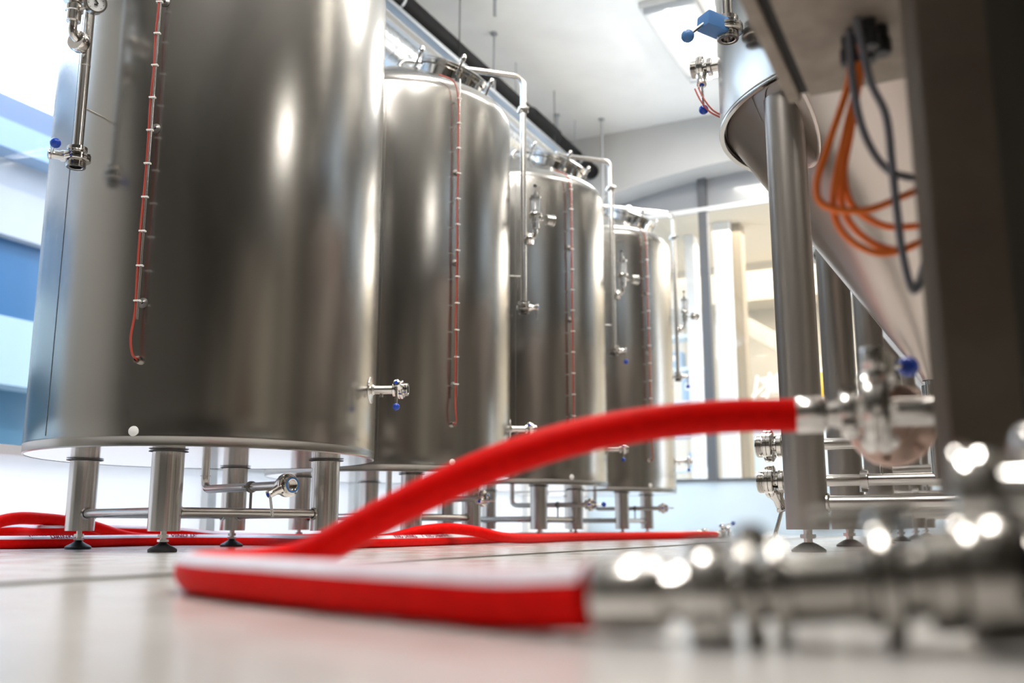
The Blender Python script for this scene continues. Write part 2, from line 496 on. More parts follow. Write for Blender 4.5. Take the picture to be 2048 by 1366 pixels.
# ------------------------------------------------------------------ conical fermenters
def fermenter(loc, label, cluster):
    F = thing('conical_fermenter', loc, 0, label, 'fermenter', 'cone-bottomed fermenters')
    r, zr = .655, 1.48
    ct = lambda rr: .575 + (zr + .02 - .575) * (rr - .035) / (r - .02 - .035)     # cone height at radius
    pr = [(r - .012, zr + .012), (r - .012, zr - .002), (r + .004, zr - .004), (r + .006, zr + .004), (r + .004, zr + .014), (r, zr + .018)]
    pr += [(r, zr + .02 + 1.25 * i / 12) for i in range(1, 13)]
    pr += [(r - .03, 2.80), (r - .12, 2.87), (.3, 2.97), (.05, 3.02)]
    MB().lathe(pr, Mx(), 112, False, True).build('shell', SHELL, F)
    MB().lathe([(r - .013, zr + .022)] + [(rr, ct(rr)) for rr in [r - .02 - (r - .055) * i / 12 for i in range(13)]] + [(.030, .555)], Mx(), 112, False, False).build('cone', CONE, F)
    legs = [pol(a, .57) for a in (205, 102, 25, -77)]
    for c in legs:
        lr = .0625
        ztop = ct(.57 - .02)
        MB().lathe([(lr - .008, .066), (lr, .066), (lr, zr - .03)], Mx.Translation(c), 40, True, True)\
            .build('leg', COLUMN, F)
        lg = F.children[-1] if False else [o for o in bpy.data.objects if o.parent == F and o.name.startswith('leg')][-1]
        b = MB()
        b.lathe([(.013, .02), (.013, .07)], Mx.Translation(c), 16)
        b.lathe([(.024, .040), (.024, .052)], Mx.Translation(c), 6)
        b.build('foot_screw', STEEL, lg)
        MB().lathe([(.050, 0), (.051, .006), (.044, .012), (.028, .022), (.016, .028)], Mx.Translation(c), 32).build('foot_pad', RUBBER, lg)
        # doubler plate welded round the leg on the cone
        rings = []
        for k in range(9):
            rho = .058 + .050 * k / 8
            ring = []
            for j in range(40):
                a = 2 * PI * j / 40
                p = c + V((rho * math.cos(a), rho * math.sin(a) , 0))
                d = min(math.hypot(p.x, p.y), r - .014)
                p = p.normalized() * d
                ring.append(V((p.x, p.y, ct(d) - (.0065 if k < 8 else .0005))))
            rings.append(ring)
        b = MB(); b._grid(rings); b.build('leg_plate', CONE, lg)
    for p, q in ((0, 3), (1, 2)):
        p, q = legs[p], legs[q]
        d = (q - p).normalized(); z = V((0, 0, .145))
        b = MB()
        b.cyl(p + z, q + z, .021, seg=24)
        for e, s in ((p + d * .062, 1), (q - d * .062, -1)):
            b.lathe([(.022, -.004), (.029, -.002), (.029, .004), (.022, .008)], place(e + z, d * s), 24, False, False)
        b.build('brace', LEG, F)
    # cone outlet, racking pipe above and drain pipe below, both running out to the aisle
    b = MB()
    end = VV * -.50
    b.cyl(VV * .30 + V((0, 0, .231)), end + V((0, 0, .231)), .0205, seg=24)
    b.cyl((0, 0, .60), (0, 0, .231), .024, seg=24)
    b.lathe([(.0205, -.02), (.036, -.018), (.036, .018), (.0205, .02)], Mx.Translation((0, 0, .52)), 28, False, False)
    b.lathe([(.0205, -.014), (.032, -.012), (.032, .012), (.0205, .014)], place(VV * -.235 + V((0, 0, .231)), VV), 24, False, False)
    b.box((0, 0, 0), (.02, .02, .03), Mx.Translation(VV * -.24 + V((0, 0, .205))))
    b.build('drain_pipe', STEEL, F)
    b = MB()
    b.cyl(VV * .06 + V((0, 0, .356)), end + V((0, 0, .356)), .0205, seg=24)
    b.lathe([(.0205, -.012), (.027, -.01), (.027, .012), (.0205, .014)], place(VV * .05 + V((0, 0, .356)), VV), 24)
    b.cyl(VV * -.18 + V((0, 0, .34)), VV * -.18 + V((0, 0, .245)), .006, seg=10)
    b.build('racking_pipe', STEEL, F)
    valve('racking_valve', F, end + V((0, 0, .356)), -VV, .041, (.35, .93, .1), (0, .5, 1), False)
    valve('drain_valve', F, end + V((0, 0, .231)), -VV, .041, VV * .38 + V((0, 0, -1)), VV * -.35 + V((0, -.1, -1)), False, hl=2.6)
    if cluster:
        q = -VV
        b = MB()
        b.lathe([(.07, -.008), (.055, .0), (.030, .008), (.026, .02), (.022, .02), (.022, .075)], place(q * (r - .012) + V((0, 0, 1.84)), q), 28)
        b.build('side_stub', STEEL, F)
        valve('side_valve', F, q * (r + .040) + V((0, 0, 1.84)), q + V((0, -.05, 0)), .036, V((-.1, -.45, -1)), V((.06, .1, -1)), True, hl=2.6)
        q = V((-.68, -.205, 0))
        b = MB()
        b.tube([q + V((0, 0, z)) for z in (2.9, 2.4, 1.76)], .019, 20)
        b.cyl(q + V((.02, 0, 2.3)), q * .9 + V((0, 0, 2.3)), .006, seg=10)
        b.build('cleaning_pipe', POLISH, F)
        vo = valve('cleaning_valve', F, q + V((0, 0, 1.762)), (0, 0, -1), .037, V((-.9, -.44, .12)), V((0, -.2, -.6)), False, hl=.6)
        Mb = place(q + V((-.055, -.026, 1.722)), V((-.9, -.44, .12)))
        MB().box((0, 0, .0), (.066, .052, .085), Mb, .008).build('valve_actuator', BLUEG, vo)
        MB().cyl(q + V((-.09, -.044, 1.715)), q + V((-.15, -.073, 1.655)), .0055, seg=10).build('handle', STEEL, vo)
        MB().sphere(q + V((-.150, -.073, 1.655)), .022).build('handle_knob', BLUEG, vo)
        for k in (0, 1):
            s = V((.012 * k, -.01 * k, 0))
            pts = [V((-.70, .28, 1.735)) + s, V((-.685, .26, 1.68)) + s, V((-.655, .25, 1.63)) + s, V((-.615, .24, 1.60)) + s]
            MB().tube(spline(pts, 6), .0032, 8).build('sensor_wire', WIRE, F)
    return F
fermenter((1.406, 3.205, 0), 'nearest cone-bottomed fermenter with blue-handled valves high on its side', True)
fermenter((2.20, 4.72, 0), 'second cone-bottomed fermenter, directly behind the nearest one', False)
fermenter((2.97, 6.23, 0), 'rearmost cone-bottomed fermenter, only its legs showing', False)

# ------------------------------------------------------------------ red hoses
HR = .0222
def hose(name, pts, label, s0, s1, k=10):
    c = spline(pts, k)
    H = thing(name, c[0], 0, label, 'hose')
    o = V(c[0])
    c = [p - o for p in c]
    MB().tube(c, HR, 24, up=(0, 0, 1)).build('hose_tube', HOSE, H)
    MB().tube(c, HR * 1.012, 6, up=(0, 0, 1), a0=R(s0), a1=R(s1)).build('hose_stripe', STRIPE, H)
    return H, c, o
def ferrule(H, p, d, L=.05):
    p, d = V(p), V(d).normalized()
    b = MB()
    b.lathe([(.0225, 0), (.0238, .002), (.0238, L), (.022, L + .003), (.016, L + .004), (.016, L + .012), (.019, L + .013), (.019, L + .022), (.015, L + .024)], place(p, d), 36)
    return b.build('hose_ferrule', STEEL, H)
def union(H, p, d, ro=.032, L=.024):
    b = MB()
    b.lathe([(.016, 0), (ro * .94, 0), (ro, .003), (ro, L - .003), (ro * .94, L), (.018, L)], place(p, d), 36)
    for k in range(4):
        b.box((ro * math.cos(k * PI / 2 + .5), ro * math.sin(k * PI / 2 + .5), L / 2), (.012, .012, L * .8), place(p, d) , .002)
    return b.build('union_nut', STEEL, H)

# front hose: from the low fitting, out along the floor, round the turn and up to the raised fitting
loop = [(.056, .660, .0275), (.0, .712, .0225), (-.055, .762, .0225), (-.13, .835, .0225), (-.205, .918, .0225), (-.275, .995, .0225), (-.335, 1.075, .0225), (-.372, 1.165, .0225),
        (-.376, 1.25, .0225), (-.345, 1.31, .0225), (-.290, 1.325, .030), (-.243, 1.30, .048), (-.194, 1.265, .072), (-.108, 1.225, .113), (-.015, 1.21, .153), (.079, 1.22, .183), (.177, 1.24, .203), (.28, 1.27, .2155), (.379, 1.285, .219)]
H, c, o = hose('red_hose', loop, 'red hose looping across the front and arching up to a raised valve', -64, -14)
d0 = (c[0] - c[1]).normalized()
d0 = V((.92, -.30, .04)).normalized()
ferrule(H, c[0], d0, .043)
u0 = union(H, c[0] + d0 * .062, d0, .034, .026)
d1 = V((.899, -.438, .0)).normalized()
d1 = V((.94, -.34, -.005)).normalized()
ferrule(H, c[-1], d1, .036)
union(H, c[-1] + d1 * .056, d1, .031, .022)

# raised valve the arching hose is coupled to
p = V(o) + c[-1] + d1 * .066
T = thing('butterfly_valve', p, 0, 'steel butterfly valve at the raised end of the red hose', 'valve')
Zero = V((0, 0, 0))
b = MB()
Mv = place(Zero, d1)
b.lathe([(.018, 0), (.018, .016), (.050, .018), (.052, .021), (.052, .031), (.047, .033), (.047, .035), (.052, .037), (.052, .047), (.050, .05), (.018, .052), (.0185, .17)], Mv, 40)
for k in range(6):
    a = k * PI / 3
    b.lathe([(.006, .012), (.006, .058)], Mv @ Mx.Translation((.045 * math.cos(a), .045 * math.sin(a), 0)), 8)
b.build('valve_body', STEEL, T)
b = MB()
b.lathe([(.020, .040), (.020, .050), (.014, .056), (.0165, .062), (.0175, .080), (.015, .085), (0, .086)], Mx.Translation(d1 * .034), 20)
b.build('actuator_stem', STEEL, T)
MB().sphere(d1 * .034 + V((.012, .034, .074)), .014).build('handle_knob', BLUE, T)
MB().cyl(d1 * .036 + V((0, .01, .072)), d1 * .034 + V((.012, .034, .074)), .004, seg=10).build('handle', STEEL, T)

T = thing('butterfly_valve', (.565, 1.44, .222), 0, 'round-flanged steel valve half hidden behind the brown post', 'valve')
fd = V((-.25, -.95, .0)).normalized()
b = MB()
b.lathe([(.020, -.10), (.020, -.012), (.058, -.010), (.062, -.006), (.062, .008), (.058, .011), (.03, .013), (.03, .05), (.026, .05), (.026, .02), (0, .02)], place(Zero, fd), 40)
for k in range(6):
    a = k * PI / 3 + .3
    b.lathe([(.007, -.014), (.007, .018)], place(Zero, fd) @ Mx.Translation((.050 * math.cos(a), .050 * math.sin(a), 0)), 8)
b.build('valve_body', WARMREFL, T)
MB().lathe([(.024, .056), (.022, .068), (.015, .080), (.017, .098), (.015, .106), (0, .107)], Mx.Translation((-.005, 0, 0)), 20).build('actuator_stem', STEEL, T)
MB().cyl((0, 0, .09), (.035, .02, .092), .0045, seg=10).build('handle', STEEL, T)
MB().sphere((.042, .024, .092), .016).build('handle_knob', BLUE, T)

# low pump coupling train the front hose is screwed to (very near the lens)
p = V(o) + c[0] + d0 * .088
T = thing('pump_coupling', p, 0, 'chunky steel coupling lying on the floor at the low end of the front hose', 'coupling')
dn = V((.935, -.28, .075)).normalized()
M0 = place(Zero, dn)
b = MB()
b.lathe([(.015, 0), (.015, .006), (.033, .007), (.035, .009), (.035, .016), (.033, .018), (.018, .019), (.018, .024), (.033, .026), (.034, .03), (.033, .034), (.019, .036)], M0, 40)
b.build('clamp_flange', COUPL, T)
b = MB()
b.lathe([(.019, .034), (.0215, .036), (.0215, .075), (.026, .078), (.026, .084), (.020, .086)], M0, 36)
b.build('sight_body', COUPL, T)
b = MB()
b.lathe([(.018, .084), (.036, .087), (.037, .09), (.037, .097), (.034, .10), (.022, .102), (.022, .112), (.030, .114), (.031, .13), (.028, .133)], M0, 40)
b.build('valve_flange', COUPL, T)
b = MB()
b.lathe([(.026, .13), (.036, .134), (.038, .14), (.038, .165), (.036, .17), (.024, .173), (.024, .24)], M0, 40)
b.build('union_nut', COUPL, T)
b = MB()
b.lathe([(.016, .026), (.012, .036), (.008, .042), (0, .043)], Mx.Translation(dn * .012), 20)
b.lathe([(.016, .03), (.012, .040), (.009, .044), (0, .045)], Mx.Translation(dn * .094), 20)
b.cyl(dn * .050 + V((0, .004, .040)), dn * .115 + V((0, .01, .046)), .007, seg=10)
b.build('clamp_wing', COUPL, T)

# ---- dark transfer pump at the right edge
T = thing('transfer_pump', (.33, .60, 0), R(-26), 'dark pump housing at the right edge, silver fittings on its front', 'pump')
b = MB()
b.lathe([(.055, -.06), (.075, -.05), (.078, -.01), (.078, .05), (.068, .07), (.05, .075)], place((.06, 0, .085), (1, 0, 0)), 40)
b.box((.10, -.02, .048), (.20, .16, .095), Mx(), .008)
b.build('pump_housing', PUMPM, T)
b = MB()
b.lathe([(.022, .0), (.034, .002), (.036, .006), (.036, .024), (.034, .028), (.022, .03), (.022, .06)], place((-.055, -.0, .088), (1, 0, 0)), 36)
b.lathe([(.018, .0), (.018, .05), (.028, .052), (.029, .07), (.018, .073)], Mx.Translation((.04, -.0, .14)), 30)
b.build('pump_port', POLISH, T)
MB().sphere((-.005, .03, .124), .014).build('handle_knob', POLISH, T)
MB().cyl((-.005, .03, .118), (.03, .01, .10), .006, seg=10).build('handle', POLISH, T)

# ---- floor hoses by the tanks
zf = .0222
pB = [(-2.30, 3.85, .03), (-2.02, 3.62, .045), (-1.82, 3.55, .100), (-1.74, 3.68, .102), (-1.66, 3.86, .080), (-1.55, 4.04, .030), (-1.35, 4.15, zf), (-1.05, 4.13, zf), (-.75, 3.98, zf), (-.56, 3.92, .024),
      (-.482, 3.92, .030), (-.368, 3.97, .058), (-.262, 4.03, .068), (-.150, 4.12, .056), (-.04, 4.27, .030), (.10, 4.62, zf), (.33, 5.22, zf), (.72, 5.85, zf), (1.10, 6.28, zf), (1.34, 6.50, zf)]
H, c, o2 = hose('red_hose', pB, 'red floor hose with a raised hump, ending in a fitting near the end wall', -75, -35)
dE = V((.7, .7, 0)).normalized()
ferrule(H, c[-1], dE, .05); union(H, c[-1] + dE * .07, dE, .035, .03)
valve('hose_valve', H, c[-1] + dE * .095 + V((0, 0, .012)), dE + V((0, 0, .12)), .030, (-.5, -.5, .55), (.9, .3, .15), True)

pC = [(-2.05, 4.0, zf), (-2.15, 3.72, zf), (-2.0, 3.50, zf), (-1.80, 3.37, zf), (-1.66, 3.38, zf), (-1.55, 3.58, zf), (-1.50, 3.80, zf), (-1.38, 3.99, zf), (-1.15, 4.03, zf), (-.95, 3.90, zf), (-.75, 3.58, zf), (-.575, 3.46, zf), (-.49, 3.56, zf), (-.385, 3.78, zf), (-.30, 3.98, zf),
      (-.20, 4.28, zf), (-.09, 4.58, zf), (-.03, 4.95, zf), (.03, 5.50, zf), (.22, 5.86, zf), (.33, 6.12, zf), (.58, 6.30, zf), (.80, 6.34, zf), (1.02, 6.58, .026), (1.26, 6.74, .030)]
H, c, o3 = hose('red_hose', pC, 'red floor hose with printed white stripe, passing under the humped hose', 15, 64)
dE = V((.75, .66, 0)).normalized()
ferrule(H, c[-1], dE, .05); union(H, c[-1] + dE * .07, dE, .035, .03)
def print_text(H, c, i0, body, size):
    a, bq = c[i0], c[i0 + 4]
    t = (bq - a).normalized()
    side = t.cross(V((0, 0, 1))).normalized()
    n0 = side.cross(t).normalized()
    ang = R(40)
    Bv = t.cross(n0)
    n = n0 * math.cos(ang) + Bv * math.sin(ang)
    yv = n.cross(t)
    cu = bpy.data.curves.new('hose_print', 'FONT')
    cu.body = body; cu.size = size; cu.align_x = 'LEFT'; cu.align_y = 'CENTER'; cu.space_character = 1.08; cu.offset = size * .035
    cu.materials.append(PRINT)
    tmp = bpy.data.objects.new('print_source', cu)
    me = bpy.data.meshes.new_from_object(tmp)
    bpy.data.objects.remove(tmp)
    ob = bpy.data.objects.new('hose_print', me)
    COL.objects.link(ob)
    ob.parent = H
    ob.matrix_local = Mx.Translation(a + n * (HR * 1.03)) @ Mx((t, yv, n)).transposed().to_4x4()
for i0, bt, sz in ((124, 'VINO DRINKS', .025), (130, '. . . .  X', .020), (134, 'VINO DRINKS', .025), (117, '. . X', .02), (40, 'VINO DRINKS', .025), (70, 'VINO DRINKS', .025)):
    print_text(H, c, i0, bt, sz)

pD = [(-2.6, 3.9, zf), (-2.3, 3.55, .024), (-2.1, 3.62, .046), (-1.9, 3.76, .062), (-1.74, 3.66, .058), (-1.70, 3.80, .060), (-1.62, 4.02, .058), (-1.45, 4.24, .050), (-1.25, 4.33, .030), (-.95, 4.36, zf), (-.62, 4.30, zf), (-.45, 4.05, zf)]
H, c, o4 = hose('red_hose', pD[:10] + [(-.7, 4.36, zf), (-.5, 4.28, zf)], 'red hose lying uppermost in the tangle left of the nearest tank', 20, 60)

# ------------------------------------------------------------------ cabinet, post and cables, upper right
T = thing('control_cabinet', P(0, 0, 0), 0, 'taupe metal cabinet overhead at upper right, cables hanging below it', 'cabinet')
def rbx(u0, u1, v0, v1, z0, z1, bevel=0):
    return rb(MB(), u0, u1, v0, v1, z0, z1, bevel)
q = V((.486, 1.5, 0)); u1 = q.dot(U); v0 = q.dot(VV)
rbx(u1 - .335, u1, v0 + .008, v0 + .20, .772, 1.45, .004).build('cabinet_body', TAUPE, T)
rbx(u1 - .45, u1, v0 - .026, v0 - .006, .766, .80, .003).build('cabinet_rim', TAUPE, T)
rbx(u1 - .45, u1 - .006, v0 - .007, v0 + .009, .778, .80).build('rim_gap', BLACKG, T)
b = MB()
for k, (x, y) in enumerate(((.49, 1.30), (.512, 1.29), (.50, 1.25), (.525, 1.27))):
    b.lathe([(.012, .73), (.014, .735), (.014, .752), (.011, .755), (.011, .775)], Mx.Translation((x, y, 0)), 12)
b.build('cable_gland', RUBBER, T)

T = thing('steel_post', (.512, 1.06, 0), R(-10), 'brown square steel post standing very near at the right edge', 'post')
b = MB()
b.box((0, .0, .66), (.078, .07, 1.11), Mx(), .008)
b.build('post_tube', BROWN, T)
b = MB()
b.box((0, 0, .003), (.05, .05, .006), Mx(), .001)
b.cyl((0, 0, .005), (0, 0, .106), .010, seg=14)
b.build('post_foot', DARKST, T)
T = thing('machine_cabinet', (.72, 1.16, 0), R(-8), 'dark machine panel behind the brown post at the right edge', 'machine')
MB().box((0, 0, .72), (.30, .08, .95), Mx(), .006).build('machine_panel', DARKM, T)
MB().box((-.055, -.045, .70), (.012, .012, .80), Mx(), .003).build('panel_trim', BROWN, T)
for sx in (-.12, .12):
    MB().box((sx, 0, .125), (.04, .05, .25), Mx(), .003).build('machine_leg', DARKM, T)

def cable(name, pts, r, m, label, grp):
    ob = MB().tube(spline(pts, 8), r, 12).build(name, m)
    return tag(ob, label, 'cable', grp)
y = 1.3
OC = 'orange cables looping below the cabinet'
cable('orange_cable', [(.492, 1.30, .755), (.485, y, .70), (.453, y, .614), (.430, y, .547), (.438, y - .01, .512), (.489, y - .02, .503), (.546, y - .02, .525), (.60, y, .552)], .0052, ORANGE, 'outermost orange cable, its loop reaching farthest left under the cabinet', OC)
cable('orange_cable', [(.500, 1.29, .755), (.497, y, .70), (.475, y, .622), (.452, y, .525), (.465, y, .474), (.512, y, .447), (.562, y - .01, .459), (.60, y, .487)], .0052, ORANGE, 'orange cable whose loop hangs lowest of the bundle', OC)
cable('orange_cable', [(.510, 1.30, .755), (.502, y + .01, .70), (.490, y + .02, .630), (.471, y + .02, .554), (.478, y + .02, .503), (.514, y + .02, .466), (.555, y + .02, .459), (.60, y + .02, .483)], .0052, ORANGE, 'orange cable hanging just inside the lowest loop', OC)
cable('orange_cable', [(.515, 1.30, .755), (.508, y + .03, .70), (.497, y + .04, .637), (.484, y + .04, .577), (.494, y + .04, .530), (.531, y + .04, .502), (.568, y + .04, .498), (.61, y + .04, .504)], .0052, ORANGE, 'innermost orange cable with the tightest upper loop', OC)
cable('grey_cable', [(.480, 1.27, .768), (.481, 1.27, .677), (.492, 1.27, .609), (.517, 1.27, .561), (.550, 1.27, .547), (.595, 1.27, .542)], .0055, GREYC, 'grey cable curving right across the orange loops', 'grey cables below the cabinet')
cable('grey_cable', [(.480, 1.24, .768), (.493, 1.24, .677), (.511, 1.24, .625), (.514, 1.24, .554), (.516, 1.24, .483), (.519, 1.24, .428), (.530, 1.24, .378), (.549, 1.24, .420), (.570, 1.24, .480)], .0055, GREYC, 'grey cable hanging down in a narrow V by the brown post', 'grey cables below the cabinet')

# ------------------------------------------------------------------ the setting
UF, UB, VL, VR, ZC = 9.2, -4.0, -3.65, 2.9, 4.05
rbx(UB - .2, UF + 5.5, VL - .2, VR + .2, -.12, 0).build('floor', FLOOR, kind='structure', flat=True)
rbx(UB - .2, UF + .2, VL - .2, VR + .2, ZC, ZC + .15).build('ceiling', CEIL, kind='structure', flat=True)
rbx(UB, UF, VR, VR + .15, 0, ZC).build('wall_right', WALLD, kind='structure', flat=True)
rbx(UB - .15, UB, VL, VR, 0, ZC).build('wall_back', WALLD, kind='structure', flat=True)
b = MB(); rb(b, UB, UF, VL - .15, VL, 3.35, ZC); rb(b, UB, 1.25, VL - .15, VL, 0, 3.35); b.build('wall_left', WALLG, kind='structure', flat=True)
rbx(-1.135 if False else UB, UF, -1.142, -1.130, -.001, .0035).build('trim_1', mat('floor_joint', (.20, .19, .175), .7, nscale=300, bump=.6), kind='structure', flat=True)
rbx(UB, UF - .4, .55, VR, 3.02, 3.10).build('ceiling', WALLD, kind='structure', flat=True)   # low dark soffit, out of view, added to darken the tank reflections
CREAMP = mat('cream_door', (.62, .56, .46), .55, tint=(.50, .44, .35), nscale=3)
for n, (u, w_, h_) in enumerate(((-3.2, .9, 2.2), (-1.2, .5, 2.6), (.6, .9, 2.1), (2.2, .35, 2.8), (3.9, 1.0, 2.2), (5.6, .5, 2.7), (7.4, .9, 2.1))):  # unseen cream panels, added so the tanks reflect pale bands
    d = bpy.data.objects.new('door_%d' % (n + 1), None); COL.objects.link(d); d['kind'] = 'structure'
    rbx(u, u + w_, VR - .05, VR - .002, 0, h_, .004).build('door_leaf', CREAMP, d, 'structure')
    rbx(u + w_ - .12, u + w_ - .08, VR - .09, VR - .05, 1.0, 1.14, .004).build('door_handle', DARKST, d, 'structure')
# left glazing: frosted lower panels, clear panes above
w = bpy.data.objects.new('window_1', None); COL.objects.link(w); w['kind'] = 'structure'
us = [1.25, 2.45, 3.9, 5.2, 6.5, 7.8, 9.2]
b = MB()
rb(b, 1.25, 9.2, VL - .08, VL + .01, .37, .41); rb(b, 1.25, 9.2, VL - .08, VL + .01, 3.29, 3.35)
for u in us: rb(b, u - .03, u + .03, VL - .08, VL + .01, 0, 3.35)
b.build('window_frame', TRIMW, w, 'structure', True)
for k in range(6):
    rbx(us[k] + .03, us[k + 1] - .03, VL - .045, VL - .04, .41, 3.29).build('glass_pane', PANE, w, 'structure', True)
    rbx(us[k] + .03, us[k + 1] - .03, VL - .045, VL - .035, .0, .37).build('frosted_panel', FROST, w, 'structure', True)
# end wall: pale blue dado, glazing, steel transom and the concrete beam
rbx(UF, UF + .12, VL, VR, 0, .50).build('wall_far', BLUEW, kind='structure', flat=True)
b = MB()
rb(b, UF - .34, UF + .15, VL, VR, 3.57, ZC)
sec = [(VL, 3.57)] + [(VL + 2.35 * (1 - math.cos(R(90) * i / 10)) , 3.57 - .42 * (1 - math.sin(R(90) * i / 10))) for i in range(0, 11)]
vs0 = [b.bm.verts.new(P(UF - .339, v, z)) for v, z in sec]; vs1 = [b.bm.verts.new(P(UF + .149, v, z)) for v, z in sec]
for i in range(1, len(sec) - 1):
    b.bm.faces.new((vs0[i], vs0[i + 1], vs1[i + 1], vs1[i]))
b.bm.faces.new(vs0); b.bm.faces.new(vs1)
b.build('trim_2', WALLG, kind='structure', flat=True)
rbx(UF + .02, UF + .06, VL, VR, 3.20, 3.57).build('trim_3', mat('transom_panel', (.36, .37, .385), .7, spec=.2), kind='structure', flat=True)
w = bpy.data.objects.new('window_2', None); COL.objects.link(w); w['kind'] = 'structure'
vq = P(0, 0, 0)
posts = [-3.6, -2.3, -.75 if False else -2.18, .6, 2.85]
# the visible post stands where the end wall meets the gap right of the farthest tank
pv = (V((1.93, 9.32, 0))).dot(VV)
posts = [-3.6, pv - 1.45, pv, pv + 1.9, 2.85]
b = MB()
rb(b, UF - .02, UF + .07, VL, VR, .50, .53)
for v in posts: rb(b, UF - .04, UF + .05, v - .043, v + .043, .5, 3.57)
b.build('window_frame', FRAME, w, 'structure', True)
rbx(UF - .045, UF - .02, VL, VR, 3.18, 3.22).build('window_head', TRIMW, w, 'structure', True)
for k in range(4):
    rbx(UF + .02, UF + .026, posts[k] + .043, posts[k + 1] - .043, .53, 3.18).build('glass_pane', PANEC, w, 'structure', True)
# porch beyond the end wall
CREAM = mat('cream_paint', (.62, .55, .44), .8)
CREAM2 = mat('beige_paint', (.36, .30, .22), .8)
rbx(UF + .2, UF + 5.5, VL - 1, VR + 2, 3.5, 3.62).build('ceiling', CREAM, kind='structure', flat=True)
b = MB(); rb(b, UF + 3.9, UF + 4.1, VL - 1, VR + 2, 0, 3.5); rb(b, UF + 3.3, UF + 3.9, VL - 1, VR + 2, 3.0, 3.5); b.build('wall_porch_far', CREAM, kind='structure', flat=True)

# ---- columns, brace, counter and white chairs in the porch
def col_at(u, v, w_, d_, label):
    T = thing('porch_column', P(u, v, 0), -YAW, label, 'column')
    MB().box((0, 0, 1.75), (w_, d_, 3.5), Mx(), .01).build('column_shaft', WHITEW, T)
    MB().box((0, 0, .05), (w_ + .05, d_ + .05, .10), Mx(), .01).build('column_base', WHITEW, T)
    return T
T = col_at(10.7, -2.51, .19, .25, 'white square column with beige pilaster right of the window post')
MB().box((.15, .08, 1.75), (.10, .2, 3.49), Mx(), .004).build('column_pilaster', CREAM2, T)
col_at(11.0, -2.97, .12, .2, 'slim white column between the farthest tank and the window post')
T = thing('porch_brace', P(12.2, -2.72, 0), -YAW, 'cream sloping brace seen through the end glazing', 'brace')
MB().box((.75, 0, 0), (1.7, .14, .20), Mx.Translation((0, 0, 2.68)) @ Mx.Rotation(R(34), 4, 'Y'), .008).build('brace_beam', CREAM, T)
MB().box((1.4, 0, .9), (.14, .14, 1.8), Mx(), .008).build('brace_post', CREAM, T)
def chair(loc, rz, tilt, label):
    T = thing('folding_chair', loc, rz, label, 'chair', 'white folding chairs in the porch')
    T.rotation_euler = (0, tilt, rz); T.scale = (.62, .62, .62)
    for s in (-1, 1):
        MB().box((0, s * .20, .45), (.045, .045, .95), Mx.Rotation(.25, 4, 'Y')).build('leg', WHITEW, T)
        MB().box((.1, s * .20, .22), (.04, .04, .55), Mx.Rotation(-.5, 4, 'Y')).build('leg', WHITEW, T)
    MB().box((.12, 0, .45), (.40, .40, .03), Mx(), .004).build('seat', WHITEW, T)
    b = MB()
    for k in range(3): b.box((.14 + .03 * k, 0, .66 + .1 * k), (.02, .40, .06))
    b.build('backrest', WHITEW, T)
    return T
T = thing('serving_counter', P(11.8, -1.75, 0), -YAW, 'pale blue counter carrying tipped white chairs beyond the glazing', 'counter')
MB().box((0, 0, 1.51), (1.7, .6, .05), Mx(), .004).build('countertop', WHITEW, T)
MB().box((0, 0, .74), (1.6, .5, 1.48), Mx(), .004).build('counter_body', BLUEW, T)
chair(P(11.75, -2.44, 1.62), .4, .7, 'white chair tipped back on the counter, nearest the white column')
chair(P(11.8, -2.05, 1.60), 2.4, -.5, 'white chair tilted forward on the middle of the counter')
chair(P(11.8, -1.35, 1.60), .2, .6, 'white chair at the far end of the counter, beyond the jar')
T = thing('glass_jar', P(11.7, -1.66, 1.536), 0, 'amber jar standing between white chairs on the counter', 'jar')
MB().lathe([(.06, 0), (.075, .02), (.075, .24), (.04, .30), (.04, .33)], Mx(), 20).build('jar_body', mat('amber', (.75, .42, .05), .2), T)
MB().lathe([(.044, .33), (.044, .37), (0, .37)], Mx(), 20).build('jar_lid', WHITEW, T)
T = thing('porch_shelf', P(11.9, -3.35, 0), -YAW, 'pale open shelf behind the farthest tank in the porch', 'shelf')
for k in range(6):
    MB().box((0, 0, .35 + .42 * k), (.62, .35, .035)).build('shelf_board', BLUEW, T)
for sx in (-.31, .31):
    MB().box((sx, 0, 1.25), (.04, .35, 2.5)).build('side_panel', WHITEW, T)
bxm = mat('blue_carton', (.30, .42, .58), .6)
for k, (dx, z, w_, h_) in enumerate(((-.12, .37, .22, .28), (.14, .79, .2, .2), (-.1, 1.21, .26, .25), (.1, 1.63, .24, .3), (-.12, 2.05, .2, .22))):
    q = P(11.9, -3.35, z) + VV * dx
    T = thing('carton', q, -YAW, 'blue carton on the porch shelf, ' + ('bottom board', 'second board up', 'third board up', 'fourth board up', 'fifth board up')[k], 'box', 'cartons on the porch shelf')
    MB().box((0, 0, h_ / 2), (w_, .24, h_), Mx(), .004).build('carton_body', bxm, T)
    MB().box((0, -.121, h_ * .6), (w_ * .6, .002, h_ * .3)).build('carton_label', WHITEW, T)

